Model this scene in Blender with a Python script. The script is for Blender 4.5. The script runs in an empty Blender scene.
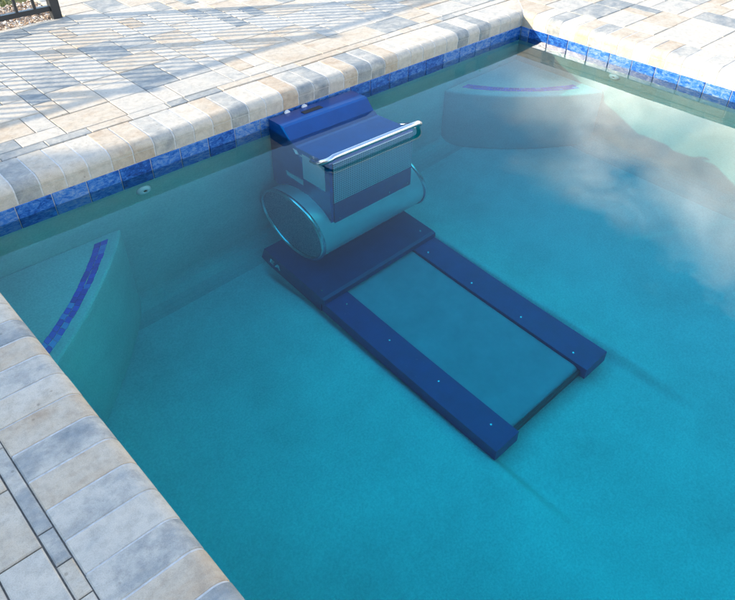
import bpy, bmesh, math, random
from mathutils import Vector, Matrix, Euler
import os
R = math.radians
rnd = random.Random(7)
sc = bpy.context.scene
C = sc.collection

# ------------------------------------------------------------------ helpers
def link(o, parent=None):
    C.objects.link(o)
    if parent: o.parent = parent
    return o

def mesh_obj(name, verts, faces, mat, parent=None, smooth=False, attrs=None, uvs=None):
    me = bpy.data.meshes.new(name)
    me.from_pydata(verts, [], faces)
    if attrs:
        for k, vals in attrs.items():
            a = me.attributes.new(k, 'FLOAT', 'FACE')
            a.data.foreach_set('value', vals)
    if uvs:
        lay = me.uv_layers.new(name='UVMap')
        lay.data.foreach_set('uv', [c for uv in uvs for c in uv])
    if smooth:
        me.polygons.foreach_set('use_smooth', [True] * len(me.polygons))
    me.materials.append(mat)
    me.update()
    return link(bpy.data.objects.new(name, me), parent)

def bm_obj(name, bm, mat, parent=None, smooth=False, bevel=0, seg=2, angle=None):
    if bevel:
        bmesh.ops.bevel(bm, geom=[e for e in bm.edges if len(e.link_faces) == 2 and e.calc_face_angle(0) > R(25)],
                        offset=bevel, segments=seg, profile=.5, affect='EDGES')
    bmesh.ops.recalc_face_normals(bm, faces=bm.faces)
    me = bpy.data.meshes.new(name); bm.to_mesh(me); bm.free()
    if smooth: me.polygons.foreach_set('use_smooth', [True] * len(me.polygons))
    if angle: me.set_sharp_from_angle(angle=R(angle))
    me.materials.append(mat)
    return link(bpy.data.objects.new(name, me), parent)

def box_bm(bm, x0, x1, y0, y1, z0, z1, M=None):
    vs = [bm.verts.new((x, y, z)) for x in (x0, x1) for y in (y0, y1) for z in (z0, z1)]
    for f in ((0, 1, 3, 2), (4, 6, 7, 5), (0, 4, 5, 1), (2, 3, 7, 6), (0, 2, 6, 4), (1, 5, 7, 3)):
        bm.faces.new([vs[i] for i in f])
    if M is not None:
        for v in vs: v.co = M @ v.co
    return vs

def box(name, x0, x1, y0, y1, z0, z1, mat, parent=None, bevel=.004, seg=2):
    bm = bmesh.new(); box_bm(bm, x0, x1, y0, y1, z0, z1)
    return bm_obj(name, bm, mat, parent, bevel=bevel, seg=seg)

def prism_bm(prof, x0, x1):
    """prof: list of (y,z); extruded along x"""
    bm = bmesh.new()
    a = [bm.verts.new((x0, y, z)) for y, z in prof]
    b = [bm.verts.new((x1, y, z)) for y, z in prof]
    n = len(prof)
    bm.faces.new(a); bm.faces.new(list(reversed(b)))
    for i in range(n): bm.faces.new((a[i], b[i], b[(i+1) % n], a[(i+1) % n]))
    return bm

def tube_bm(path, r, n=14):
    bm = bmesh.new(); rings = []
    P = [Vector(p) for p in path]
    up = Vector((0, 0, 1))
    for i, p in enumerate(P):
        t = (P[min(i+1, len(P)-1)] - P[max(i-1, 0)]).normalized()
        s = t.cross(up)
        if s.length < .05: s = t.cross(Vector((0, 1, 0)))
        s.normalize(); u = s.cross(t)
        rings.append([bm.verts.new(p + (s*math.cos(a) + u*math.sin(a))*r) for a in [2*math.pi*k/n for k in range(n)]])
    for A, B in zip(rings, rings[1:]):
        for k in range(n): bm.faces.new((A[k], A[(k+1) % n], B[(k+1) % n], B[k]))
    bm.faces.new(rings[0]); bm.faces.new(list(reversed(rings[-1])))
    return bm

def cyl_bm(bm, c, axis, r, h, n=16):
    axis = Vector(axis).normalized(); q = Vector((0, 0, 1)).rotation_difference(axis)
    a = []; b = []
    for k in range(n):
        t = 2*math.pi*k/n; v = Vector((r*math.cos(t), r*math.sin(t), 0))
        a.append(bm.verts.new(Vector(c) + q @ v)); b.append(bm.verts.new(Vector(c) + q @ (v + Vector((0, 0, h)))))
    bm.faces.new(list(reversed(a))); bm.faces.new(b)
    for k in range(n): bm.faces.new((a[k], a[(k+1) % n], b[(k+1) % n], b[k]))

def thing(name, label, cat, loc=(0, 0, 0), rz=0, group=None):
    o = bpy.data.objects.new(name, None); o.empty_display_size = .1
    o.location = loc; o.rotation_euler = (0, 0, rz)
    link(o); o['label'] = label; o['category'] = cat
    if group: o['group'] = group
    return o

# ------------------------------------------------------------------ materials
def mat(name):
    m = bpy.data.materials.new(name); m.use_nodes = True
    nt = m.node_tree
    return m, nt, nt.nodes['Principled BSDF']

def N(nt, t, **kw):
    n = nt.nodes.new(t)
    for k, v in kw.items():
        if k in n.inputs.keys() if hasattr(n.inputs, 'keys') else False: n.inputs[k].default_value = v
        else: setattr(n, k, v)
    return n
def L(nt, a, b): nt.links.new(a, b)
def ramp(nt, src, stops):
    r = nt.nodes.new('ShaderNodeValToRGB')
    e = r.color_ramp.elements
    while len(e) < len(stops): e.new(.5)
    for el, (p, c) in zip(e, stops):
        el.position = p; el.color = (*c, 1) if len(c) == 3 else c
    L(nt, src, r.inputs['Fac']); return r
def mixc(nt, fac, a, b, blend='MIX'):
    m = nt.nodes.new('ShaderNodeMix'); m.data_type = 'RGBA'; m.blend_type = blend
    for s, v in ((m.inputs[0], fac), (m.inputs[6], a), (m.inputs[7], b)):
        if isinstance(v, bpy.types.NodeSocket): L(nt, v, s)
        elif isinstance(v, (int, float)): s.default_value = v
        else: s.default_value = (*v, 1)
    return m.outputs[2]
def noise(nt, vec, scale, detail=4, rough=.55, w=None, dist=0):
    n = nt.nodes.new('ShaderNodeTexNoise')
    if w is not None: n.noise_dimensions = '4D'; L(nt, w, n.inputs['W'])
    n.inputs['Scale'].default_value = scale; n.inputs['Detail'].default_value = detail
    n.inputs['Roughness'].default_value = rough; n.inputs['Distortion'].default_value = dist
    if vec is not None: L(nt, vec, n.inputs['Vector'])
    return n.outputs['Fac']
def math_n(nt, op, a, b=None):
    m = nt.nodes.new('ShaderNodeMath'); m.operation = op
    for s, v in zip(m.inputs, (a, b)):
        if v is None: continue
        if isinstance(v, (int, float)): s.default_value = v
        else: L(nt, v, s)
    return m.outputs[0]
def geo(nt): return nt.nodes.new('ShaderNodeNewGeometry').outputs['Position']
def objc(nt): return nt.nodes.new('ShaderNodeTexCoord').outputs['Object']
def attr(nt, name):
    a = nt.nodes.new('ShaderNodeAttribute'); a.attribute_name = name; return a.outputs['Fac']
def vscale(nt, vec, s):
    m = nt.nodes.new('ShaderNodeMapping'); m.inputs['Scale'].default_value = s; L(nt, vec, m.inputs['Vector']); return m.outputs[0]
def bump(nt, h, strength, dist, bsdf):
    b = nt.nodes.new('ShaderNodeBump'); b.inputs['Strength'].default_value = strength; b.inputs['Distance'].default_value = dist
    L(nt, h, b.inputs['Height']); L(nt, b.outputs[0], bsdf.inputs['Normal'])

def paver_mat(name, bright=1.0):
    m, nt, b = mat(name)
    pos = geo(nt); rn = attr(nt, 'tint')
    w = math_n(nt, 'MULTIPLY', rn, 57.0)
    # colour family of the piece, bent by large marbling inside the piece
    n1 = noise(nt, vscale(nt, pos, (9.0, 13.0, 9.0)), 1.0, 9, .66, w, .35)
    fam = math_n(nt, 'ADD', math_n(nt, 'MULTIPLY', rn, .74), math_n(nt, 'MULTIPLY', math_n(nt, 'SUBTRACT', n1, .5), .95))
    fam = math_n(nt, 'ADD', fam, .06)
    K = bright
    base = ramp(nt, fam, [(0.0, (.215*K, .235*K, .235*K)), (.13, (.32*K, .315*K, .285*K)), (.26, (.47*K, .43*K, .36*K)), (.50, (.54*K, .475*K, .38*K)), (.74, (.49*K, .405*K, .30*K)), (1, (.39*K, .275*K, .175*K))])
    n2 = noise(nt, pos, 34, 6, .7)
    c = mixc(nt, .55, base.outputs[0], ramp(nt, n2, [(.3, (.60, .60, .61)), (.55, (1, 1, 1)), (.8, (1.12, 1.1, 1.05))]).outputs[0], 'MULTIPLY')
    n3 = noise(nt, pos, 420, 3, .8)
    c = mixc(nt, .5, c, ramp(nt, n3, [(.33, (.62, .62, .62)), (.5, (1, 1, 1)), (.7, (1.1, 1.1, 1.1))]).outputs[0], 'MULTIPLY')
    # rare small pits
    vo = nt.nodes.new('ShaderNodeTexVoronoi'); vo.inputs['Scale'].default_value = 16; L(nt, pos, vo.inputs['Vector'])
    pit = ramp(nt, vo.outputs['Distance'], [(.04, (.35, .33, .3)), (.09, (1, 1, 1))])
    c = mixc(nt, .5, c, pit.outputs[0], 'MULTIPLY')
    L(nt, c, b.inputs['Base Color'])
    b.inputs['Roughness'].default_value = .82
    b.inputs['Specular IOR Level'].default_value = .3
    hh = math_n(nt, 'ADD', math_n(nt, 'MULTIPLY', n2, 1.0), math_n(nt, 'MULTIPLY', n3, .35))
    bump(nt, hh, .55, .004, b)
    return m

def plain(name, col, rough=.5, metal=0, var=.12, scale=30, bmp=0, spec=.5):
    m, nt, b = mat(name)
    n = noise(nt, objc(nt), scale, 5, .6)
    lo = [c*(1-var) for c in col]; hi = [min(1, c*(1+var)) for c in col]
    L(nt, ramp(nt, n, [(.3, lo), (.7, hi)]).outputs[0], b.inputs['Base Color'])
    b.inputs['Roughness'].default_value = rough; b.inputs['Metallic'].default_value = metal
    b.inputs['Specular IOR Level'].default_value = spec
    if name.startswith('blue'):          # chalky limescale specks and scuffs
        sp_ = noise(nt, objc(nt), 55, 9, .75, None, .6); pa = noise(nt, objc(nt), 5, 4, .6)
        k_ = math_n(nt, 'MULTIPLY', ramp(nt, sp_, [(.60, (0, 0, 0)), (.72, (1, 1, 1))]).outputs[0], ramp(nt, pa, [(.4, (.05, .05, .05)), (.65, (.5, .5, .5))]).outputs[0])
        old = b.inputs['Base Color'].links[0].from_socket
        L(nt, mixc(nt, math_n(nt, 'MULTIPLY', k_, .35), old, (.20, .26, .34)), b.inputs['Base Color'])
        L(nt, math_n(nt, 'ADD', math_n(nt, 'MULTIPLY', pa, .25), rough-.08), b.inputs['Roughness'])
    if bmp: bump(nt, n, bmp, .003, b)
    return m

M_pav = paver_mat('paver_stone', 1.0)
M_cop = paver_mat('coping_stone', 1.02)
M_sand = plain('joint_sand', (.17, .145, .12), .95, var=.35, scale=90)
M_grout = plain('pale_grout', (.52, .50, .46), .9, var=.2, scale=60)

def tile_mat():
    m, nt, b = mat('cobalt_glazed_tile')
    pos = geo(nt); rn = attr(nt, 'tint'); w = math_n(nt, 'MULTIPLY', rn, 31.0)
    n1 = noise(nt, vscale(nt, pos, (30, 30, 55)), 1, 8, .72, w, 1.2)
    f = math_n(nt, 'ADD', n1, math_n(nt, 'MULTIPLY', math_n(nt, 'SUBTRACT', rn, .5), .16))
    r = ramp(nt, f, [(.30, (.008, .03, .13)), (.43, (.012, .075, .30)), (.51, (.035, .15, .42)), (.60, (.12, .22, .42)), (.74, (.30, .37, .45))])
    L(nt, r.outputs[0], b.inputs['Base Color'])
    b.inputs['Roughness'].default_value = .18
    bump(nt, n1, .3, .004, b)
    return m
M_tile = tile_mat()

def plaster_mat(name='pool_plaster', k=1.0):
    m, nt, b = mat(name)
    pos = geo(nt)
    n1 = noise(nt, pos, 2.3, 9, .62); n2 = noise(nt, pos, 120, 4, .75)
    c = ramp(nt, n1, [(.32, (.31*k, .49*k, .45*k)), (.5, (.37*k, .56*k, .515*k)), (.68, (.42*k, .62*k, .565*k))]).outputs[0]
    c = mixc(nt, .6, c, ramp(nt, n2, [(.35, (.72, .74, .74)), (.65, (1.12, 1.12, 1.12))]).outputs[0], 'MULTIPLY')
    L(nt, c, b.inputs['Base Color']); b.inputs['Roughness'].default_value = .85
    b.inputs['Specular IOR Level'].default_value = .2
    bump(nt, n2, .3, .002, b)
    return m
M_pla = plaster_mat()
M_plw = plaster_mat('pool_plaster_shaded', .78)  # floor plaster toned down: dimmer light on the walls put into the colour
M_plb = plaster_mat('pool_plaster_dimmed', .90)  # same plaster, some of the bench shade put into the colour

def mosaic_mat():
    m, nt, b = mat('cobalt_mosaic')
    rn = attr(nt, 'tint')
    L(nt, ramp(nt, rn, [(0, (.002, .035, .34)), (.5, (.003, .05, .46)), (.88, (.004, .07, .52)), (.96, (.03, .25, .58))]).outputs[0], b.inputs['Base Color'])
    b.inputs['Roughness'].default_value = .2
    return m
M_mos = mosaic_mat()

M_blue = plain('blue_shell_plastic', (.0006, .045, .19), .14, var=.14, scale=7)
M_bluem = plain('blue_matt_plastic', (.0006, .022, .105), .42, var=.15, scale=9)
M_bluer = plain('blue_rail_plastic', (.0006, .028, .15), .38, var=.15, scale=9)
M_ss = plain('brushed_stainless', (.62, .63, .63), .24, 1, var=.1, scale=22)
M_white = plain('white_plastic', (.72, .73, .72), .35, var=.05)
M_label = plain('label_film', (.40, .44, .46), .4, var=.06, scale=60)
M_ink = plain('grey_print', (.30, .34, .38), .5, var=.1)
M_black = plain('black_plastic', (.012, .013, .015), .5)
M_belt = plain('grey_belt', (.22, .27, .31), .75, var=.12, scale=5, bmp=.2)
M_fence = plain('black_powder_coat', (.018, .022, .026), .4, var=.2)
M_drum = plain('satin_metal_sheet', (.48, .54, .55), .38, .55, var=.08, scale=6)

def screen_mat():
    m, nt, b = mat('perforated_screen')
    oc = objc(nt)
    def cells(pitch):
        sp = nt.nodes.new('ShaderNodeSeparateXYZ'); L(nt, oc, sp.inputs[0])
        def tri(s): return math_n(nt, 'SUBTRACT', math_n(nt, 'FRACT', math_n(nt, 'MULTIPLY', s, 1/pitch)), .5)
        a, c = tri(sp.outputs['X']), tri(math_n(nt, 'MULTIPLY', sp.outputs['Z'], .58))
        return math_n(nt, 'SQRT', math_n(nt, 'ADD', math_n(nt, 'MULTIPLY', a, a), math_n(nt, 'MULTIPLY', c, c)))
    d = cells(.0118)
    hole = ramp(nt, d, [(.27, (0, 0, 0)), (.36, (1, 1, 1))]).outputs[0]
    L(nt, mixc(nt, hole, (.012, .03, .045), (.34, .42, .46)), b.inputs['Base Color'])
    mm = nt.nodes.new('ShaderNodeMath'); mm.operation = 'MULTIPLY'; L(nt, hole, mm.inputs[0]); mm.inputs[1].default_value = .35
    L(nt, mm.outputs[0], b.inputs['Metallic'])
    b.inputs['Roughness'].default_value = .4
    bump(nt, hole, .5, .002, b)
    return m
M_screen = screen_mat()
def mesh_screen_mat():
    m, nt, b = mat('fine_mesh_screen')
    v = nt.nodes.new('ShaderNodeTexVoronoi'); v.inputs['Scale'].default_value = 120; L(nt, objc(nt), v.inputs['Vector'])
    L(nt, ramp(nt, v.outputs['Distance'], [(.3, (.07, .12, .14)), (.6, (.17, .25, .27))]).outputs[0], b.inputs['Base Color'])
    b.inputs['Roughness'].default_value = .5
    return m
M_mesh = mesh_screen_mat()

def water_mat():
    m, nt, b = mat('pool_water')
    nt.nodes.remove(b)
    out = nt.nodes['Material Output']
    g = nt.nodes.new('ShaderNodeBsdfGlass'); g.inputs['IOR'].default_value = 1.333; g.inputs['Roughness'].default_value = 0
    g.inputs['Color'].default_value = (1, 1, 1, 1)
    L(nt, g.outputs[0], out.inputs['Surface'])
    m2, nt, b = mat('pool_water_body'); nt.nodes.remove(b)
    va = nt.nodes.new('ShaderNodeVolumeAbsorption')
    va.inputs['Color'].default_value = WATER_COL; va.inputs['Density'].default_value = WATER_D
    L(nt, va.outputs[0], nt.nodes['Material Output'].inputs['Volume'])
    return m, m2
WATER_COL = (.0, .965, .984, 1); WATER_D = 1.9

# ------------------------------------------------------------------ dimensions (metres, water level z = 0)
W = 3.618           # pool width, wall A is y=0, wall B is x=0, wall C is x=-W
YF = -7.5           # far (camera side) end of the pool
ZD = .15            # deck and coping top
LC = .2226          # coping depth
ZF = -1.22          # pool floor

# ------------------------------------------------------------------ ground and sheets round the pool
def ring_sheet(name, z, inner, outer, m, kind='structure'):
    x0, x1, y0, y1 = inner; X0, X1, Y0, Y1 = outer
    v = [(X0, Y0, z), (X1, Y0, z), (X1, Y1, z), (X0, Y1, z), (x0, y0, z), (x1, y0, z), (x1, y1, z), (x0, y1, z)]
    f = [(0, 1, 5, 4), (1, 2, 6, 5), (2, 3, 7, 6), (3, 0, 4, 7)]
    o = mesh_obj(name, v, f, m); o['kind'] = kind; return o

def lawn_mat():
    m, nt, b = mat('lawn')
    p = geo(nt); n = noise(nt, p, 3, 8, .7); n2 = noise(nt, p, 60, 4, .8)
    c = ramp(nt, n, [(.3, (.05, .085, .02)), (.5, (.11, .12, .035)), (.7, (.19, .16, .08))]).outputs[0]
    c = mixc(nt, .8, c, ramp(nt, n2, [(.3, (.4, .4, .4)), (.7, (1.4, 1.4, 1.3))]).outputs[0], 'MULTIPLY')
    L(nt, c, b.inputs['Base Color']); b.inputs['Roughness'].default_value = .9
    bump(nt, n2, .8, .03, b); return m
M_lawn = lawn_mat()
ring_sheet('ground', .085, (-W-.3, .3, YF-.3, .3), (-250, 250, -250, 250), M_lawn)

# ------------------------------------------------------------------ deck pavers: random ashlar on a 10 cm grid
def deck():
    g = .1
    x_min, x_max, y_min, y_max = -7.3, 5.5, -6.0, 6.5
    nx, ny = int(round((x_max-x_min)/g)), int(round((y_max-y_min)/g))
    hx0, hx1, hy1 = -W-LC-.035, LC+.008, LC+.068      # hole edges: strip courses are cut pieces
    used = [[False]*ny for _ in range(nx)]
    def blocked(i, j):
        # grid anchored so that y=.29 is a course line
        cx, cy = gx(i)+g/2, gy(j)+g/2
        if hx0 < cx < hx1 and cy < hy1: return True
        if cy > 1.89 and cx < -2.29: return True       # planting strip behind the fence
        return False
    def gx(i): return -3.08 + (i-42)*g if True else 0
    def gy(j): return .29 + (j-63)*g
    r = random.Random(11)
    pieces = []
    sizes = [(3, 2)]*9 + [(2, 3)]*4 + [(2, 2)]*5 + [(3, 3)]*1 + [(2, 1)]*2 + [(1, 2)]*2
    for j in range(ny):
        for i in range(nx):
            if used[i][j] or blocked(i, j): continue
            s = sizes[:]; r.shuffle(s)
            for a, b in s + [(1, 1)]:
                if i+a > nx or j+b > ny: continue
                if any(used[i+p][j+q] or blocked(i+p, j+q) for p in range(a) for q in range(b)): continue
                for p in range(a):
                    for q in range(b): used[i+p][j+q] = True
                pieces.append((gx(i), gx(i+a), gy(j), gy(j+b))); break
    # cut strip course along wall A coping and along C, B copings
    out = [(a, b, c, d) for a, b, c, d in pieces]
    # snap pieces near the hole sides to it
    lim = []
    for a, b, c, d in out:
        if c < hy1-.01:                      # beside the pool: clip pieces at the B / C copings
            if a < hx0 < b: b = hx0
            if a < hx1 < b: a = hx1
        lim.append((a, b, c, d))
    out = lim
    x = -W-LC-.10
    while x < LC+.4:
        w = r.choice((.1, .2, .3, .15)); out.append((x, min(x+w, LC+.4), LC+.005, .29)); x += w
    y = LC
    while y > YF+.5:
        w = r.choice((.1, .2, .3, .1)); out.append((-3.8795, -W-LC-.0015, y-w, y)); y -= w
    V = []; F = []; T = []
    for a, b, c, d in out:
        if b-a < .02 or d-c < .02: continue
        gp = .0011+r.random()*.0013; bv = .0035
        dz = (r.random()-.5)*.0022; tx = (r.random()-.5)*.002; ty = (r.random()-.5)*.002
        a += gp; b -= gp; c += gp; d -= gp
        k = len(V)
        zt = ZD+dz
        for (x_, y_) in ((a, c), (b, c), (b, d), (a, d)): V.append((x_, y_, ZD-.045))
        for (x_, y_) in ((a, c), (b, c), (b, d), (a, d)): V.append((x_, y_, zt-bv*.7))
        s1, s2 = (1 if True else 0), 1
        q = [(a+bv, c+bv), (b-bv, c+bv), (b-bv, d-bv), (a+bv, d-bv)]
        for n_, (x_, y_) in enumerate(q): V.append((x_, y_, zt+(tx if n_ in (1, 2) else -tx)+(ty if n_ > 1 else -ty)))
        t = r.random()
        for m_ in range(4):
            n_ = (m_+1) % 4
            F.append((k+m_, k+n_, k+4+n_, k+4+m_)); T.append(t)
            F.append((k+4+m_, k+4+n_, k+8+n_, k+8+m_)); T.append(t)
        F.append((k+8, k+9, k+10, k+11)); T.append(t)
    o = mesh_obj('deck_paving', V, F, M_pav, attrs={'tint': T}); o['kind'] = 'structure'
    ring = [(-7.3, -2.33, 1.86), ]
    # bedding sand below the joints
    z = ZD-.006
    v = [(-7.25, -5.9, z), (-W-.05, -5.9, z), (-W-.05, .1, z), (.05, .1, z), (.05, -5.9, z), (5.4, -5.9, z), (5.4, 6.4, z), (-2.28, 6.4, z), (-2.28, 1.885, z), (-7.25, 1.885, z)]
    me = mesh_obj('bedding_sand', v, [(0, 1, 2, 9), (2, 3, 8, 9), (3, 4, 5, 6), (3, 6, 7, 8)], M_sand); me['kind'] = 'structure'
deck()

# ------------------------------------------------------------------ swimming pool
pool = thing('swimming_pool', 'rectangular swimming pool with bullnose stone coping and blue waterline tiles', 'pool')

def coping_profile():
    """(t, z), t = distance back from the pool face"""
    p = [(.075, ZD-.09), (-.001, ZD-.091)]
    p += [(-.001, ZD-.046), (-.0035, ZD-.0445)]
    rx, rz_ = .046, .040
    for k in range(1, 9):
        a = math.pi - k/8*math.pi/2
        p.append((rx-.004+rx*math.cos(a), ZD-rz_+rz_*math.sin(a)))
    p += [(LC*.6, ZD+.0005), (LC-.004, ZD), (LC, ZD-.004), (LC, ZD-.08)]
    return p

def coping(name, a0, a1, w, phase, place, mitre0=False, mitre1=False, seed=0):
    """blocks along s from a0 to a1; place(s,t,z) -> world"""
    r = random.Random(seed)
    prof = coping_profile(); V = []; F = []; T = []
    cuts = []
    s = phase
    while s > a0: s -= w
    while s < a1:
        e = s+w
        cuts.append((max(s, a0), min(e, a1))); s = e
    cuts = [c for c in cuts if c[1]-c[0] > .004]
    for i, (s0, s1) in enumerate(cuts):
        g = .0021+r.random()*.0012
        dz = (r.random()-.5)*.002; dt = (r.random()-.5)*.0012
        tint = r.random(); k = len(V); n = len(prof)
        m0 = mitre0 and s0 == a0; m1 = mitre1 and s1 == a1
        ns = 4
        for q in range(ns):
            f = (0, .018, .982, 1)[q]
            for t, z in prof:
                lo = s0+g - (t if m0 else 0); hi = s1-g + (t if m1 else 0)
                sh = .0013 if q in (0, 3) else 0           # softened arris of each block
                tt = t + (sh if t < .03 else 0); zz = z - (sh if z > ZD-.03 else 0)
                V.append(place(lo+(hi-lo)*f, tt+dt, zz+dz))
        for q in range(ns-1):
            for j in range(n):
                jn = (j+1) % n
                F.append((k+q*n+j, k+q*n+jn, k+(q+1)*n+jn, k+(q+1)*n+j)); T.append(tint)
        F.append(tuple(k+j for j in range(n))); T.append(tint)
        F.append(tuple(k+(ns-1)*n+j for j in reversed(range(n)))); T.append(tint)
    o = mesh_obj(name, V, F, M_cop, pool, attrs={'tint': T})
    # grout core filling the joints
    gp = [(t+(.0016 if t < .05 else -.001), z-(.0018 if z > ZD-.05 else -.002)) for t, z in prof]
    V = []; n = len(gp)
    for s, mm in ((a0, -1 if mitre0 else 0), (a1, 1 if mitre1 else 0)):
        for t, z in gp: V.append(place(s+mm*t, t, z))
    F = [(j, (j+1) % n, n+(j+1) % n, n+j) for j in range(n)] + [tuple(range(n)), tuple(reversed(range(n, 2*n)))]
    mesh_obj('grout', V, F, M_grout, o)
    bm = bmesh.new(); bm.from_mesh(o.data); bmesh.ops.recalc_face_normals(bm, faces=bm.faces); bm.to_mesh(o.data); bm.free()
    return o
wc = .1035
coping('coping', -W, 0, wc, -3.339, lambda s, t, z: (s, t, z), mitre0=True, mitre1=True, seed=3)                 # wall A
coping('coping', 0, -YF, wc, .818, lambda s, t, z: (t, -s, z), mitre0=True, seed=5)                # wall B
coping('coping', 0, -YF, wc, 1.3222, lambda s, t, z: (-W-t, -s, z), mitre0=True, seed=8)           # wall C

def tiles(name, a0, a1, phase, place, seed):
    r = random.Random(seed); s_ = .152; V = []; F = []; T = []
    s = phase
    while s > a0: s -= s_
    while s < a1:
        lo, hi = max(s, a0)+.0018, min(s+s_, a1)-.0018
        if hi-lo > .008:
            k = len(V); t = r.random(); z0, z1 = -.094, .0565; bv = .0025; tn = (r.random()-.5)*.001
            for y_, i_ in ((.012, 0), (-.001, 0), (-.0035+tn, bv)):
                for (a, z) in ((lo+i_, z0+i_), (hi-i_, z0+i_), (hi-i_, z1-i_), (lo+i_, z1-i_)): V.append(place(a, y_, z))
            for u in (0, 4):
                for m_ in range(4):
                    n_ = (m_+1) % 4; F.append((k+u+m_, k+u+n_, k+u+4+n_, k+u+4+m_)); T.append(t)
            F.append((k+8, k+9, k+10, k+11)); T.append(t)
        s += s_
    o = mesh_obj(name, V, F, M_tile, pool, attrs={'tint': T})
    bm = bmesh.new(); bm.from_mesh(o.data); bmesh.ops.recalc_face_normals(bm, faces=bm.faces); bm.to_mesh(o.data); bm.free()
    v = [place(a0, .0012, -.0965), place(a1, .0012, -.0965), place(a1, .0012, .0595), place(a0, .0012, .0595),
         place(a0, .02, -.0965), place(a1, .02, -.0965), place(a1, .02, .0595), place(a0, .02, .0595)]
    mesh_obj('grout', v, [(0, 1, 2, 3), (0, 4, 5, 1), (3, 2, 6, 7)], M_grout, o)
tiles('waterline_tile', -W, 0, -3.3579, lambda s, t, z: (s, t, z), 21)
tiles('waterline_tile', 0.004, -YF, .8282, lambda s, t, z: (t, -s, z), 22)
tiles('waterline_tile', 0.004, -YF, .05, lambda s, t, z: (-W-t, -s, z), 23)

# plaster shell: walls, rounded cove, floor with a shallow trough beyond the treadmill
def smooth(a, b, x):
    t = max(0, min(1, (x-a)/(b-a))); return t*t*(3-2*t)
def floor_z(x, y):
    z = ZF + .004*math.sin(x*2.1+1)*math.sin(y*1.7)
    m = smooth(-2.350, -2.285, x)*(1-smooth(-1.515, -1.455, x))
    m2 = smooth(-2.36, -1.95, y)*(1-smooth(-.3, -.1, y))
    rim = (smooth(-2.62, -2.33, x)*(1-smooth(-1.50, -1.20, x)))*smooth(-2.45, -1.8, y)*(1-smooth(-.6, -.2, y))
    return z + .055*rim - .055*m*m2
def shell():
    V = []; F = []
    rings = []
    zs = [(.0, .062), (.0, -.3), (.0, -.7), (.0, -1.0)]
    cr = .14
    for k in range(0, 9):
        a = k/8*math.pi/2
        zs.append((cr*(1-math.cos(a)), ZF+cr-cr*math.sin(a)))
    for ins, z in zs:
        n = []
        x0, x1, y0, y1 = -W+ins-.0, -ins+.0, YF+ins, -ins
        off = .004 if z > -1.05 else 0
        x0 -= .004; x1 += .004; y1 += .004
        pts = [(x0, y0), (x1, y0), (x1, y1), (x0, y1)]
        for p in pts: V.append((*p, z))
        rings.append(len(V)-4)
    for a, b in zip(rings, rings[1:]):
        for k in range(4): F.append((a+k, a+(k+1) % 4, b+(k+1) % 4, b+k))
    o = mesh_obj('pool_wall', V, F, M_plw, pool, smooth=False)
    # floor grid
    V = []; F = []; nx, ny = 250, 240
    x0, x1, y0, y1 = -W+cr-.004, -cr+.004, YF+cr, -cr+.004
    for j in range(ny+1):
        for i in range(nx+1):
            x = x0+(x1-x0)*i/nx; y = y0+(y1-y0)*j/ny
            e = min(i, nx-i, j, ny-j); z = floor_z(x, y)
            if e == 0: z = ZF
            V.append((x, y, z))
    for j in range(ny):
        for i in range(nx): k = j*(nx+1)+i; F.append((k, k+1, k+nx+2, k+nx+1))
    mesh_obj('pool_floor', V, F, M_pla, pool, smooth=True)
shell()

# corner benches with mosaic trim
def bench(corner, sx, ra, rb, z, seed, sg=.03, ti=0):
    """corner (x,0); arc from (corner + sx*ra, 0) to (corner, -rb)"""
    def pt(u, ins=0.0):
        # shallow arc across the corner, turning into the walls at both ends
        sag = sg*4*u*(1-u) + .012*(1-math.exp(-u/.035))*(1-math.exp(-(1-u)/.035))
        x = (ra-.012-ins*1.25)*(1-u); y = (rb-.012-ins*1.25)*u
        return Vector((corner + sx*(x+sag*.707), -(y+sag*.707)))
    n = 90; V = []; F = []
    prof = [(0, ZF+.01), (0, z-.03), (.003, z-.012), (.012, z-.003), (.03, z)]
    pts = []
    for i in range(n+1):
        for ins, zz in prof:
            p = pt(i/n, ins)
            V.append((p.x, p.y, zz))
    m = len(prof)
    for i in range(n):
        for j in range(m-1): F.append((i*m+j, i*m+j+1, (i+1)*m+j+1, (i+1)*m+j))
    c = len(V); V.append((corner - sx*.0, .0, z))
    for i in range(n): F.append((i*m+m-1, c, (i+1)*m+m-1))
    b = mesh_obj('corner_bench', V, F, M_plb, pool)
    bm = bmesh.new(); bm.from_mesh(b.data); bmesh.ops.recalc_face_normals(bm, faces=bm.faces); bm.to_mesh(b.data); bm.free()
    r = random.Random(seed); V = []; F = []; T = []
    for row, (i0, i1) in enumerate(((.050+ti, .076+ti), (.079+ti, .105+ti))):
        # walk the arc
        steps = 400; s = 0; last = pt(.045, i0); cuts = [.045]
        for k in range(1, steps+1):
            u = .045+.91*k/steps; p = pt(u, i0); s += (p-last).length; last = p
            if s > .0335: cuts.append(u); s = 0
        for u0, u1 in zip(cuts, cuts[1:]):
            g = .0012/(ra*1.5)
            j = (r.random()-.5)*.003
            q = [pt(u0+g, i0+j), pt(u1-g, i0+j), pt(u1-g, i1+j), pt(u0+g, i1+j)]
            k = len(V)
            for zz in (z-.002, z+.0035):
                for p in q: V.append((p.x, p.y, zz))
            t = r.random(); F.append((k+4, k+5, k+6, k+7)); T.append(t)
            for m_ in range(4): F.append((k+m_, k+(m_+1) % 4, k+4+(m_+1) % 4, k+4+m_)); T.append(t)
    t = mesh_obj('mosaic_trim', V, F, M_mos, b, attrs={'tint': T})
    bm = bmesh.new(); bm.from_mesh(t.data); bmesh.ops.recalc_face_normals(bm, faces=bm.faces); bm.to_mesh(t.data); bm.free()
bench(-W, 1, .665, .668, -.44, 5, .032)
bench(0, -1, .74, .70, -.47, 6, .066, .03)

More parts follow.
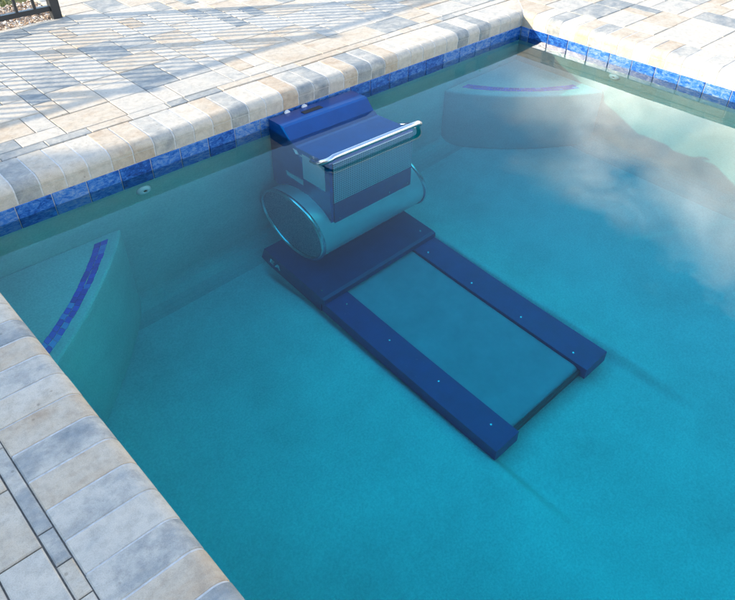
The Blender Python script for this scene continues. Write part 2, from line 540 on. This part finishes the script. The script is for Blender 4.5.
# wall return fittings
def fitting(M, lab):
    bm = bmesh.new(); n = 28
    prof = [(.0, .010), (.012, .010), (.014, .016), (.024, .015), (.034, .008), (.037, .0)]
    rings = []
    for r_, h in prof[1:]:
        rings.append([bm.verts.new(M @ Vector((r_*math.cos(2*math.pi*k/n), r_*math.sin(2*math.pi*k/n), h))) for k in range(n)])
    for A, B in zip(rings, rings[1:]):
        for k in range(n): bm.faces.new((A[k], A[(k+1) % n], B[(k+1) % n], B[k]))
    bm.faces.new(rings[0])
    o = bm_obj('return_fitting', bm, M_white, pool, smooth=True, angle=40)
    bm = bmesh.new(); cyl_bm(bm, M @ Vector((.002, -.002, .0102)), M.to_3x3() @ Vector((0, 0, 1)), .0085, .0015)
    bm_obj('nozzle', bm, M_black, o)
fitting(Matrix.Translation((-2.811, .003, -.172)) @ Matrix.Rotation(R(90), 4, 'X'), 'a')
fitting(Matrix.Translation((.003, -.737, -.20)) @ Matrix.Rotation(R(-90), 4, 'Y'), 'b')

# ------------------------------------------------------------------ water
WX0, WX1, WY0, WY1 = -W-.006, .006, YF-.05, .006
def ripple(x, y):
    h = 0
    for a, kx, ky, ph in ((1.0, 2.1, 1.3, .3), (.6, -1.7, 3.1, 1.1), (.35, 5.3, -2.2, 2.0), (.22, 4.1, 6.7, .7), (.12, -9.3, 7.9, 1.9), (.07, 14.1, 11.3, .4)):
        h += a*math.sin(kx*x+ky*y+ph+.8*math.sin(.9*x-.7*y+ph))
    return h*.0005
SX0, SY1 = WX0-3.0, 2.2      # unseen sheet added in the soil behind walls A and C for refracted sunlight
V = []; F = []; nx, ny = 180, 270
for j in range(ny+1):
    for i in range(nx+1):
        x = SX0+(WX1-SX0)*i/nx; y = WY0+(SY1-WY0)*j/ny
        V.append((x, y, ripple(x, y)))
for j in range(ny):
    for i in range(nx): k = j*(nx+1)+i; F.append((k, k+1, k+nx+2, k+nx+1))
WM, VM = water_mat()
water = mesh_obj('water', V, F, WM, smooth=True); water['kind'] = 'structure'
bm = bmesh.new(); box_bm(bm, WX0, WX1, WY0, WY1, ZF-.25, .0022)
body = bm_obj('water', bm, VM); body['kind'] = 'structure'      # the tinted body of water under the surface sheet

# ------------------------------------------------------------------ swim machine
rz = R(-1.3)
XL, XR = -2.100, -1.550
sm = thing('swim_machine', 'blue swim current machine with steel bar hung on the pool wall above the treadmill', 'swim machine', (XL, -.03, 0), rz)
wd = XR-XL
PR = [(.012, .052), (-.10, .055), (-.115, .050), (-.202, -.034), (-.220, -.036), (-.452, -.006), (-.468, -.016), (-.470, -.66), (-.40, -.70), (.012, -.60)]
bm = prism_bm([(y, z) for y, z in PR], 0, wd)
hood = bm_obj('hood', bm, M_blue, sm, bevel=.006, seg=3)
# slot vent and wall clips
box('vent_slot', .17, .29, -.062, -.034, .0535, .0565, M_black, hood, bevel=.001)
for x_ in (.115, .225):
    bm = bmesh.new(); cyl_bm(bm, (x_, .016, .050), (0, -1, 0), .016, .010, 24)
    bm_obj('wall_clip', bm, M_white, sm, smooth=True, angle=40)
# side piping (pale worn edges)
for x_ in (0.0, wd):
    pass
# perforated intake grille on the front
box('intake_grille', .018, wd-.006, -.4755, -.468, -.435, -.018, M_screen, sm, bevel=.001)
box('front_panel', .018, wd-.006, -.4765, -.468, -.645, -.440, M_bluem, sm, bevel=.002)
for x_ in (.05, wd-.16, wd-.03):
    bm = bmesh.new(); cyl_bm(bm, (x_, -.4755, -.60), (0, -1, 0), .0045, .003, 10)
    bm_obj('screw', bm, M_ss, sm)
# stickers on the left flank
def flank_quad(name, pts, m, parent, off=.0022):
    V = [(-.0008, y, z) for y, z in pts]+[(-off, y, z) for y, z in pts]
    n = len(pts)
    F = [tuple(range(n, 2*n))]+[(i, (i+1) % n, n+(i+1) % n, n+i) for i in range(n)]
    o = mesh_obj(name, V, F, m, parent)
    bm = bmesh.new(); bm.from_mesh(o.data); bmesh.ops.recalc_face_normals(bm, faces=bm.faces); bm.to_mesh(o.data); bm.free()
    return o
lab = flank_quad('label', [(-.258, -.072), (-.432, -.075), (-.436, -.330), (-.258, -.345)], M_label, sm)
for k in range(9):
    zz = -.115-.023*k
    flank_quad('text_line', [(-.272, zz), (-.272-(.05+.09*rnd.random()), zz), (-.272-(.05+.09*0), zz-.004), (-.272, zz-.004)], M_ink, lab, .0032) if False else None
flank_quad('label', [(-.108, -.385), (-.254, -.372), (-.254, -.425), (-.118, -.430)], M_label, sm)
# small worn emblem and lettering: pale bars
em = flank_quad('emblem', [(-.185, -.072), (-.215, -.068), (-.232, -.105), (-.205, -.118)], M_white, sm)
flank_quad('emblem', [(-.236, -.098), (-.262, -.094), (-.262, -.108), (-.240, -.112)], M_label, sm)
# handle bar
bx0, bx1, by, bz = -.035, wd+.045, -.492, .040
path = []
def arc(cx, cy, a0, a1, r_, z0, z1, n=8):
    return [(cx+r_*math.cos(R(a0+(a1-a0)*k/n)), cy+r_*math.sin(R(a0+(a1-a0)*k/n)), z0+(z1-z0)*k/n) for k in range(n+1)]
ra = .042
path += [(bx0+.040, by+.150, -.055), (bx0+.012, by+.125, -.045), (bx0+.001, by+.085, -.022)]
path += arc(bx0+ra, by+ra, 180, 270, ra, .010, bz)
path += [(bx0+ra+(bx1-bx0-2*ra)*k/10, by, bz) for k in range(1, 10)]
path += arc(bx1-ra, by+ra, 270, 360, ra, bz, .010)
path += [(bx1-.001, by+.085, -.022), (bx1-.012, by+.125, -.045), (bx1-.046, by+.150, -.055)]
bar = bm_obj('handle_bar', tube_bm(path, .0135, 20), M_ss, sm, smooth=True, angle=60)
for x_ in (-.004, wd+.0005):
    bm = bmesh.new(); cyl_bm(bm, (x_, by+.150, -.055), (1, 0, 0), .024, .0035, 20)
    bm_obj('bar_flange', bm, M_ss, sm)
# current drum
cy0, cz0, rr = -.250, -.765, .262
dx0, dx1 = -.085, wd+.078
def drum():
    V = []; F = []; n = 72; r2 = rr-.006
    xs = (dx0, dx1)
    for r_ in (rr, r2):
        for x_ in xs:
            for k in range(n):
                a = 2*math.pi*k/n; V.append((x_, cy0+r_*math.cos(a), cz0+r_*math.sin(a)))
    for k in range(n):
        q = (k+1) % n
        F.append((k, q, n+q, n+k)); F.append((2*n+k, 3*n+k, 3*n+q, 2*n+q))
        F.append((k, 2*n+k, 2*n+q, q)); F.append((n+k, n+q, 3*n+q, 3*n+k))
    o = mesh_obj('drum', V, F, M_drum, sm, smooth=True); o.data.set_sharp_from_angle(angle=R(40))
    for x_, s in ((dx0, -1), (dx1, 1)):
        # rim ring
        V = []; F = []; m = 12; tr = .013
        for k in range(n):
            a = 2*math.pi*k/n
            for j in range(m):
                b = 2*math.pi*j/m; q = rr-.004+tr*math.cos(b)
                V.append((x_+tr*1.1*math.sin(b), cy0+q*math.cos(a), cz0+q*math.sin(a)))
        for k in range(n):
            for j in range(m):
                F.append((k*m+j, k*m+(j+1) % m, ((k+1) % n)*m+(j+1) % m, ((k+1) % n)*m+j))
        mesh_obj('rim', V, F, M_ss, o, smooth=True)
        bm = bmesh.new(); cyl_bm(bm, (x_-.004*s, cy0, cz0), (-s, 0, 0), rr-.010, .004, n)
        bm_obj('end_screen', bm, M_mesh, o)
drum()

# ------------------------------------------------------------------ underwater treadmill (local frame at the front left corner of the motor cover)
tm = thing('underwater_treadmill', 'dark blue treadmill with grey belt lying on the pool floor', 'treadmill', (-2.304, -.657, -1.19), R(-1.25))
T0 = 1.19          # local z = world z + 1.19
def tz(z): return z+T0
Wt = .782; Lt = 1.128
def rail(name, u0, u1):
    bm = bmesh.new(); box_bm(bm, u0, u1, -Lt, .02, tz(-1.185), tz(-1.10))
    o = bm_obj(name, bm, M_bluer, tm, bevel=.005, seg=3)
    return o
ra_ = rail('side_rail', 0, .146); rb_ = rail('side_rail', .625, Wt)
def screw(x, y, z, parent, ax=(0, 0, 1)):
    bm = bmesh.new(); cyl_bm(bm, (x, y, z), ax, .0048, .0025, 12); bm_obj('screw', bm, M_ss, parent)
for y in (-.075, -.39, -.715, -1.025):
    screw(.085, y, tz(-1.1005), ra_); screw(.665, y, tz(-1.1005), rb_)
screw(.09, -.62*0-1.1275, tz(-1.17), ra_, (0, -1, 0))
# belt with rounded roller ends
bp = [(.25, tz(-1.118))]
cr = .028
for k in range(9):
    a = math.pi/2+math.pi*k/8
    bp.append((-1.060+cr*math.cos(a), tz(-1.118)-cr+cr*math.sin(a)))
bp += [(.25, tz(-1.118)-2*cr)]
bm = prism_bm(bp, .152, .619)
bm_obj('belt', bm, M_belt, tm, smooth=True, angle=35)
box('under_frame', .149, .622, -1.066, 0.0, tz(-1.188), tz(-1.176), M_bluem, tm, bevel=.002)
for (x_, y_) in ((.06, -1.08), (.72, -1.08), (.06, .4), (.72, .4)):
    bm = bmesh.new(); cyl_bm(bm, (x_, y_, tz(-1.216)), (0, 0, 1), .03, .032, 18); bm_obj('foot', bm, M_black, tm)
box('end_shadow_bar', .149, .622, -1.101, -1.089, tz(-1.178), tz(-1.134), M_black, tm, bevel=.002)  # dark bar added as the shadow line under the belt end
# motor cover
bm = prism_bm([(.535, tz(-1.175)), (.50, tz(-1.056)), (.012, tz(-1.054)), (-.006, tz(-1.062)), (-.008, tz(-1.098)), (.022, tz(-1.115)), (.022, tz(-1.188)), (.48, tz(-1.19))], -.006, Wt+.006)
mc = bm_obj('motor_cover', bm, M_bluem, tm, bevel=.006, seg=3)
screw(.03, .055, tz(-1.0545), mc); screw(Wt-.05, .055, tz(-1.0545), mc)
def glyph(polys, y, z, s, sk=.25):
    V = []; F = []
    for P in polys:
        k = len(V)
        # read from the left side: +text direction is -y (towards the front)
        for a, b in P: V.append((-.0085, y-(a+b*sk)*s, z+b*s))
        F.append(tuple(range(k, k+len(P))))
    return V, F
E_ = [[(0, 0), (.22, 0), (.22, 1), (0, 1)], [(.22, .8), (.75, .8), (.75, 1), (.22, 1)], [(.22, .4), (.65, .4), (.65, .6), (.22, .6)], [(.22, 0), (.75, 0), (.75, .2), (.22, .2)]]
A_ = [[(.9, 0), (1.15, 0), (1.55, 1), (1.25, 1)], [(1.25, 1), (1.55, 1), (1.95, 0), (1.68, 0)], [(1.12, .28), (1.72, .28), (1.66, .45), (1.2, .45)]]
V, F = glyph(E_+A_, .455, tz(-1.145), .048)
mesh_obj('emblem', V, F, M_white, mc)

# ------------------------------------------------------------------ fence
YFN = 1.90
fence = thing('pool_fence', 'black metal picket fence standing at the edge of the paved deck', 'fence', (-4.3, YFN, .12))
fx, fy, fz = fence.location
H = 1.10
def wbox(name, x0, x1, y0, y1, z0, z1, m, parent, bevel=.002):
    return box(name, x0-fx, x1-fx, y0-fy, y1-fy, z0-fz, z1-fz, m, parent, bevel)
posts = [-2.335, -3.52, -4.72, -5.92]
for x_ in posts:
    p_ = wbox('post', x_-.0275, x_+.0275, YFN-.0275, YFN+.0275, .09, H+.06, M_fence, fence)
    wbox('cap', x_-.031, x_+.031, YFN-.031, YFN+.031, H+.06, H+.07, M_fence, p_)
for a, b in zip(posts[1:], posts[:-1]):
    for z_ in (.213, H):
        wbox('rail', a+.0277, b-.0277, YFN-.014, YFN+.014, z_-.015, z_+.015, M_fence, fence)
    n = 10; st = (b-a)/(n)
    for k in range(1, n):
        x_ = b-k*.1085-.01 if k*.1085 < (b-a)-.08 else None
        if x_: wbox('picket', x_-.008, x_+.008, YFN-.008, YFN+.008, .213, H+.0, M_fence, fence, .001)

# mulch strip behind the fence
def mulch():
    r = random.Random(4); V = []; F = []; T = []
    for i in range(5200):
        x = -2.30-abs(r.gauss(0, .75)) if r.random() < .8 else -2.3-r.random()*3
        y = 1.885+r.random()*.5
        z = .128+r.random()*.014
        q = Euler((r.uniform(-.5, .5), r.uniform(-.5, .5), r.uniform(0, 6.28))).to_matrix()
        l, w_, h = r.uniform(.006, .02), r.uniform(.004, .009), r.uniform(.002, .005)
        k = len(V)
        for a in (-l, l):
            for b in (-w_, w_):
                for c in (-h, h): V.append(tuple(Vector((x, y, z)) + q @ Vector((a, b*(1-.3*(a > 0)), c))))
        t = r.random()
        for f in ((0, 1, 3, 2), (4, 6, 7, 5), (0, 4, 5, 1), (2, 3, 7, 6), (0, 2, 6, 4), (1, 5, 7, 3)): F.append(tuple(k+j for j in f)); T.append(t)
    m, nt, b = mat('stone_chips')
    L(nt, ramp(nt, attr(nt, 'tint'), [(0, (.16, .10, .06)), (.35, (.36, .24, .15)), (.7, (.55, .44, .33)), (1, (.70, .66, .60))]).outputs[0], b.inputs['Base Color'])
    b.inputs['Roughness'].default_value = .9
    o = mesh_obj('gravel', V, F, m, attrs={'tint': T}); o['kind'] = 'stuff'
    o = mesh_obj('gravel_bed', [(-7.3, 1.887, .126), (-2.286, 1.887, .126), (-2.286, 2.42, .126), (-7.3, 2.42, .126)], [(0, 1, 2, 3)], plain('gravel_bed', (.34, .24, .16), .95, var=.5, scale=60, bmp=.5)); o['kind'] = 'structure'
mulch()

# grass with small yellow flowers behind the strip
def grass():
    r = random.Random(9); V = []; F = []; T = []
    for i in range(9000):
        x = -2.4-r.random()*3.2; y = 2.28+r.random()**1.4*3.0
        h = r.uniform(.03, .09); a = r.uniform(0, 6.28); w_ = .004; lx, ly = r.gauss(0, .02), r.gauss(0, .02)
        k = len(V); dx, dy = w_*math.cos(a), w_*math.sin(a)
        V += [(x-dx, y-dy, .085), (x+dx, y+dy, .085), (x+lx, y+ly, .085+h)]
        F.append((k, k+1, k+2)); T.append(r.random()*.8)
        if r.random() < .05:
            k = len(V); s = .009; c = Vector((x+lx, y+ly, .09+h))
            V += [tuple(c+Vector(v)*s) for v in ((-1, -1, 0), (1, -1, .3), (1, 1, 0), (-1, 1, -.3))]; F.append((k, k+1, k+2, k+3)); T.append(1.0)
    m, nt, b = mat('grass_blades')
    L(nt, ramp(nt, attr(nt, 'tint'), [(0, (.05, .09, .02)), (.5, (.12, .15, .04)), (.8, (.26, .23, .10)), (.97, (.26, .23, .10)), (1, (.6, .48, .08))]).outputs[0], b.inputs['Base Color'])
    b.inputs['Roughness'].default_value = .8
    o = mesh_obj('grass', V, F, m, attrs={'tint': T}); o['kind'] = 'stuff'
grass()

# ------------------------------------------------------------------ house beside the pool (out of frame, shades the near deck)
SH = Vector((.848, -.53, 0)).normalized()
hs = thing('house', 'pale stucco house wall rising beside the deck left of the pool', 'house', (-14.2, -2, .085))
M_st = plain('stucco', (.50, .45, .38), .9, var=.06, scale=8, bmp=.3)
M_roof = plain('roof_shingle', (.16, .14, .13), .9, var=.3, scale=20)
M_glass = plain('window_glass', (.03, .04, .05), .05, var=.1)
hb = box('wall', -6, -.0, -9, 9.1, 0, 6.7, M_st, hs, bevel=.01)
HR = bpy.data.objects
bm = bmesh.new()
rv = [(-6.3, -9.3, 6.7), (.22, -9.3, 6.7), (.22, 9.2, 6.7), (-6.3, 9.2, 6.7), (-3, -6.5, 8.0), (-3, 6.4, 8.0)]
rvv = [bm.verts.new(v) for v in rv]
for f in ((0, 1, 4), (1, 2, 5, 4), (2, 3, 5), (3, 0, 4, 5), (3, 2, 1, 0)): bm.faces.new([rvv[i] for i in f])
bm_obj('roof', bm, M_roof, hs)
for y_ in (-4.5, -1.0, 2.0):
    fr = box('window', .0, .03, y_-.7, y_+.7, .9, 2.1, M_white, hs, bevel=.005)
    box('pane', .031, .036, y_-.64, y_+.64, .96, 2.04, M_glass, fr, bevel=.001)

# ------------------------------------------------------------------ trees beyond the deck (seen mirrored in the water)
M_bark = plain('bark', (.12, .09, .065), .9, var=.3, scale=12, bmp=.5)
def leaf_mat():
    m, nt, b = mat('leaves')
    L(nt, ramp(nt, attr(nt, 'tint'), [(0, (.03, .06, .015)), (.6, (.07, .11, .03)), (1, (.13, .15, .05))]).outputs[0], b.inputs['Base Color'])
    b.inputs['Roughness'].default_value = .6; return m
M_leaf = leaf_mat()
def tree(x, y, h, cr_, seed, label):
    t = thing('tree', label, 'tree', (x, y, .085), 0, 'trees beyond the deck')
    r = random.Random(seed)
    top = Vector((r.uniform(-.2, .2), r.uniform(-.2, .2), h*.5))
    bm = bmesh.new()
    def limb(bm, a, b, r0, r1):
        a = Vector(a); b = Vector(b); ax = (b-a).normalized(); q = Vector((0, 0, 1)).rotation_difference(ax); n = 8
        A = [bm.verts.new(a+q @ Vector((r0*math.cos(6.283*k/n), r0*math.sin(6.283*k/n), 0))) for k in range(n)]
        B = [bm.verts.new(b+q @ Vector((r1*math.cos(6.283*k/n), r1*math.sin(6.283*k/n), 0))) for k in range(n)]
        for k in range(n): bm.faces.new((A[k], A[(k+1) % n], B[(k+1) % n], B[k]))
    limb(bm, (0, 0, 0), top*.5, .13, .10); limb(bm, top*.5, top, .10, .06)
    cl = []
    for i in range(44):
        d = Vector((r.gauss(0, 1), r.gauss(0, 1), r.gauss(0, .8))).normalized()*cr_*r.uniform(.45, 1)
        c_ = Vector((0, 0, h-cr_*1.55))+Vector((d.x, d.y, d.z*1.45)); cl.append(c_)
        if i < 9: limb(bm, top*r.uniform(.6, 1), c_, .04, .012)
    bm_obj('trunk', bm, M_bark, t)
    V = []; F = []; T = []
    for c_ in cl:
        rad = cr_*r.uniform(.3, .5); ct = r.random()
        for k in range(620):
            p = c_+Vector((r.gauss(0, 1), r.gauss(0, 1), r.gauss(0, .8)))*rad*.5
            q = Euler((r.uniform(0, 6), r.uniform(0, 6), r.uniform(0, 6))).to_matrix(); s = r.uniform(.03, .055)
            n = len(V)
            for v in ((-1, -.5, 0), (0, -.6, .1), (1, 0, 0), (0, .6, .1), ): V.append(tuple(p+q @ Vector(v)*s))
            F.append((n, n+1, n+2, n+3)); T.append(min(1, max(0, .6*ct+.4*r.random())))
    mesh_obj('crown', V, F, M_leaf, t, attrs={'tint': T})
tree(14.5, 11.0, 6.2, 2.0, 1, 'leafy green tree standing beyond the far corner of the deck')
nh = thing('neighbour_house', 'pale two storey house with light roof beyond the right hand deck', 'house', (24, -2, .085))
M_cream = plain('cream_stucco', (.60, .52, .42), .9, var=.05, scale=6, bmp=.2)
M_proof = plain('pale_roof', (.50, .46, .42), .8, var=.2, scale=14)
box('wall', 0, 6, -9, 5.4, 0, 5.5, M_cream, nh, bevel=.02)
bm = bmesh.new()
rvv = [bm.verts.new(v) for v in ((-.3, -9.3, 5.5), (6.3, -9.3, 5.5), (6.3, 5.7, 5.5), (-.3, 5.7, 5.5), (2.0, -6, 7.6), (2.0, 2.6, 7.6))]
for f in ((0, 1, 4), (1, 2, 5, 4), (2, 3, 5), (3, 0, 4, 5), (3, 2, 1, 0)): bm.faces.new([rvv[i] for i in f])
bm_obj('roof', bm, M_proof, nh)
for y_ in (-6, -3, 0.2, 3.4):
    for z_ in (1.0, 3.6):
        fr = box('window', -.03, -.001, y_-.5, y_+.5, z_, z_+1.2, M_white, nh, bevel=.005)
        box('pane', -.037, -.031, y_-.44, y_+.44, z_+.06, z_+1.14, M_glass, fr, bevel=.001)

# ------------------------------------------------------------------ light
az = math.atan2(-SH.y, -SH.x)                # direction to the sun
el = R(20.7)
sdir = Vector((math.cos(az)*math.cos(el), math.sin(az)*math.cos(el), math.sin(el)))
ld = bpy.data.lights.new('sun', 'SUN'); ld.energy = 2.05; ld.angle = R(.53); ld.color = (1, .88, .69)
sun = link(bpy.data.objects.new('sun', ld)); sun.rotation_euler = sdir.to_track_quat('Z', 'Y').to_euler(); sun.location = (-6, 6, 8)
wd_ = bpy.data.worlds.new('World'); sc.world = wd_; wd_.use_nodes = True
nt = wd_.node_tree; bg = nt.nodes['Background']
sky = nt.nodes.new('ShaderNodeTexSky'); sky.sky_type = 'NISHITA'; sky.sun_disc = False
sky.sun_elevation = el; sky.sun_rotation = math.pi/2-az
sky.air_density = 1.0; sky.dust_density = .4; sky.ozone_density = 1.8
tc = nt.nodes.new('ShaderNodeTexCoord'); gen = tc.outputs['Generated']
cn = noise(nt, vscale(nt, gen, (1, 1, 1.6)), 4.2, 7, .52, None, .5)
cn2 = noise(nt, gen, 6, 5, .5, None, .8)
def dirv(azd, eld): return Vector((math.cos(R(azd))*math.cos(R(eld)), math.sin(R(azd))*math.cos(R(eld)), math.sin(R(eld))))
def side(nv):
    v = nt.nodes.new('ShaderNodeVectorMath'); v.operation = 'DOT_PRODUCT'; L(nt, gen, v.inputs[0]); v.inputs[1].default_value = nv; return v.outputs['Value']
n1 = dirv(12, 32).cross(dirv(36, 20.5)).normalized()
if n1.dot(dirv(15, 10)) < 0: n1 = -n1
f1 = side(n1); f2 = side(Vector((math.cos(R(-54)), math.sin(R(-54)), 0)))
f = math_n(nt, 'MINIMUM', f1, f2)
f = math_n(nt, 'ADD', f, math_n(nt, 'MULTIPLY', math_n(nt, 'SUBTRACT', cn, .44), .42))
cover = ramp(nt, f, [(0, (0, 0, 0)), (.05, (.35, .35, .35)), (.15, (1, 1, 1))]).outputs[0]
body_ = ramp(nt, cn2, [(.3, (2.8, 2.55, 2.15)), (.5, (3.9, 3.6, 3.1)), (.68, (6.8, 6.5, 5.8))]).outputs[0]
cf = math_n(nt, 'MULTIPLY', cover, .95)
core = nt.nodes.new('ShaderNodeMapRange'); core.inputs['From Min'].default_value = math.cos(R(13)); core.inputs['From Max'].default_value = math.cos(R(2)); core.inputs['To Min'].default_value = 1.0; core.inputs['To Max'].default_value = 2.9
L(nt, side(dirv(16, 25.5)), core.inputs['Value'])
vm = nt.nodes.new('ShaderNodeVectorMath'); vm.operation = 'SCALE'; L(nt, body_, vm.inputs[0]); L(nt, core.outputs['Result'], vm.inputs['Scale'])
L(nt, mixc(nt, cf, sky.outputs[0], vm.outputs[0]), bg.inputs['Color']); bg.inputs['Strength'].default_value = .15

# ------------------------------------------------------------------ camera
fpx = 667.504
pitch, yaw, roll = .6989, .8157, .0100
cam = bpy.data.cameras.new('camera'); co = link(bpy.data.objects.new('camera', cam))
cam.sensor_fit = 'HORIZONTAL'; cam.sensor_width = 36; cam.lens = 36*fpx/735; cam.clip_start = .05; cam.clip_end = 1000
fw = Vector((math.cos(pitch)*math.cos(yaw), math.cos(pitch)*math.sin(yaw), -math.sin(pitch)))
r0 = Vector((math.sin(yaw), -math.cos(yaw), 0)); u0 = r0.cross(fw)
r2 = r0*math.cos(roll)+u0*math.sin(roll); u2 = -r0*math.sin(roll)+u0*math.cos(roll)
co.matrix_world = Matrix(((r2.x, u2.x, -fw.x, -3.8919), (r2.y, u2.y, -fw.y, -2.6614), (r2.z, u2.z, -fw.z, 1.5196), (0, 0, 0, 1)))
sc.camera = co

# ------------------------------------------------------------------ caustics: sunlight refracted through the water
USE_MNEE = True
cy = sc.cycles
cy.caustics_refractive = True; cy.caustics_reflective = False
cy.blur_glossy = .5
if USE_MNEE:
    ld.cycles.is_caustics_light = True
    water.cycles.is_caustics_caster = True
    for o in sc.objects:
        if o.type == 'MESH' and o is not water and o is not body and not o.name.startswith(('label', 'emblem')) and (o.parent in (pool, sm, tm) or (o.parent and o.parent.parent in (pool, sm, tm))):
            o.cycles.is_caustics_receiver = True
cy.max_bounces = 14; cy.transmission_bounces = 10; cy.diffuse_bounces = 4; cy.glossy_bounces = 4; cy.transparent_max_bounces = 8
cy.sample_clamp_indirect = 6
cy.use_denoising = True
sc.view_settings.view_transform = 'Standard'; sc.view_settings.look = 'None'
sc.view_settings.exposure = 2.24; sc.view_settings.gamma = 1; sc.view_settings.use_curve_mapping = False
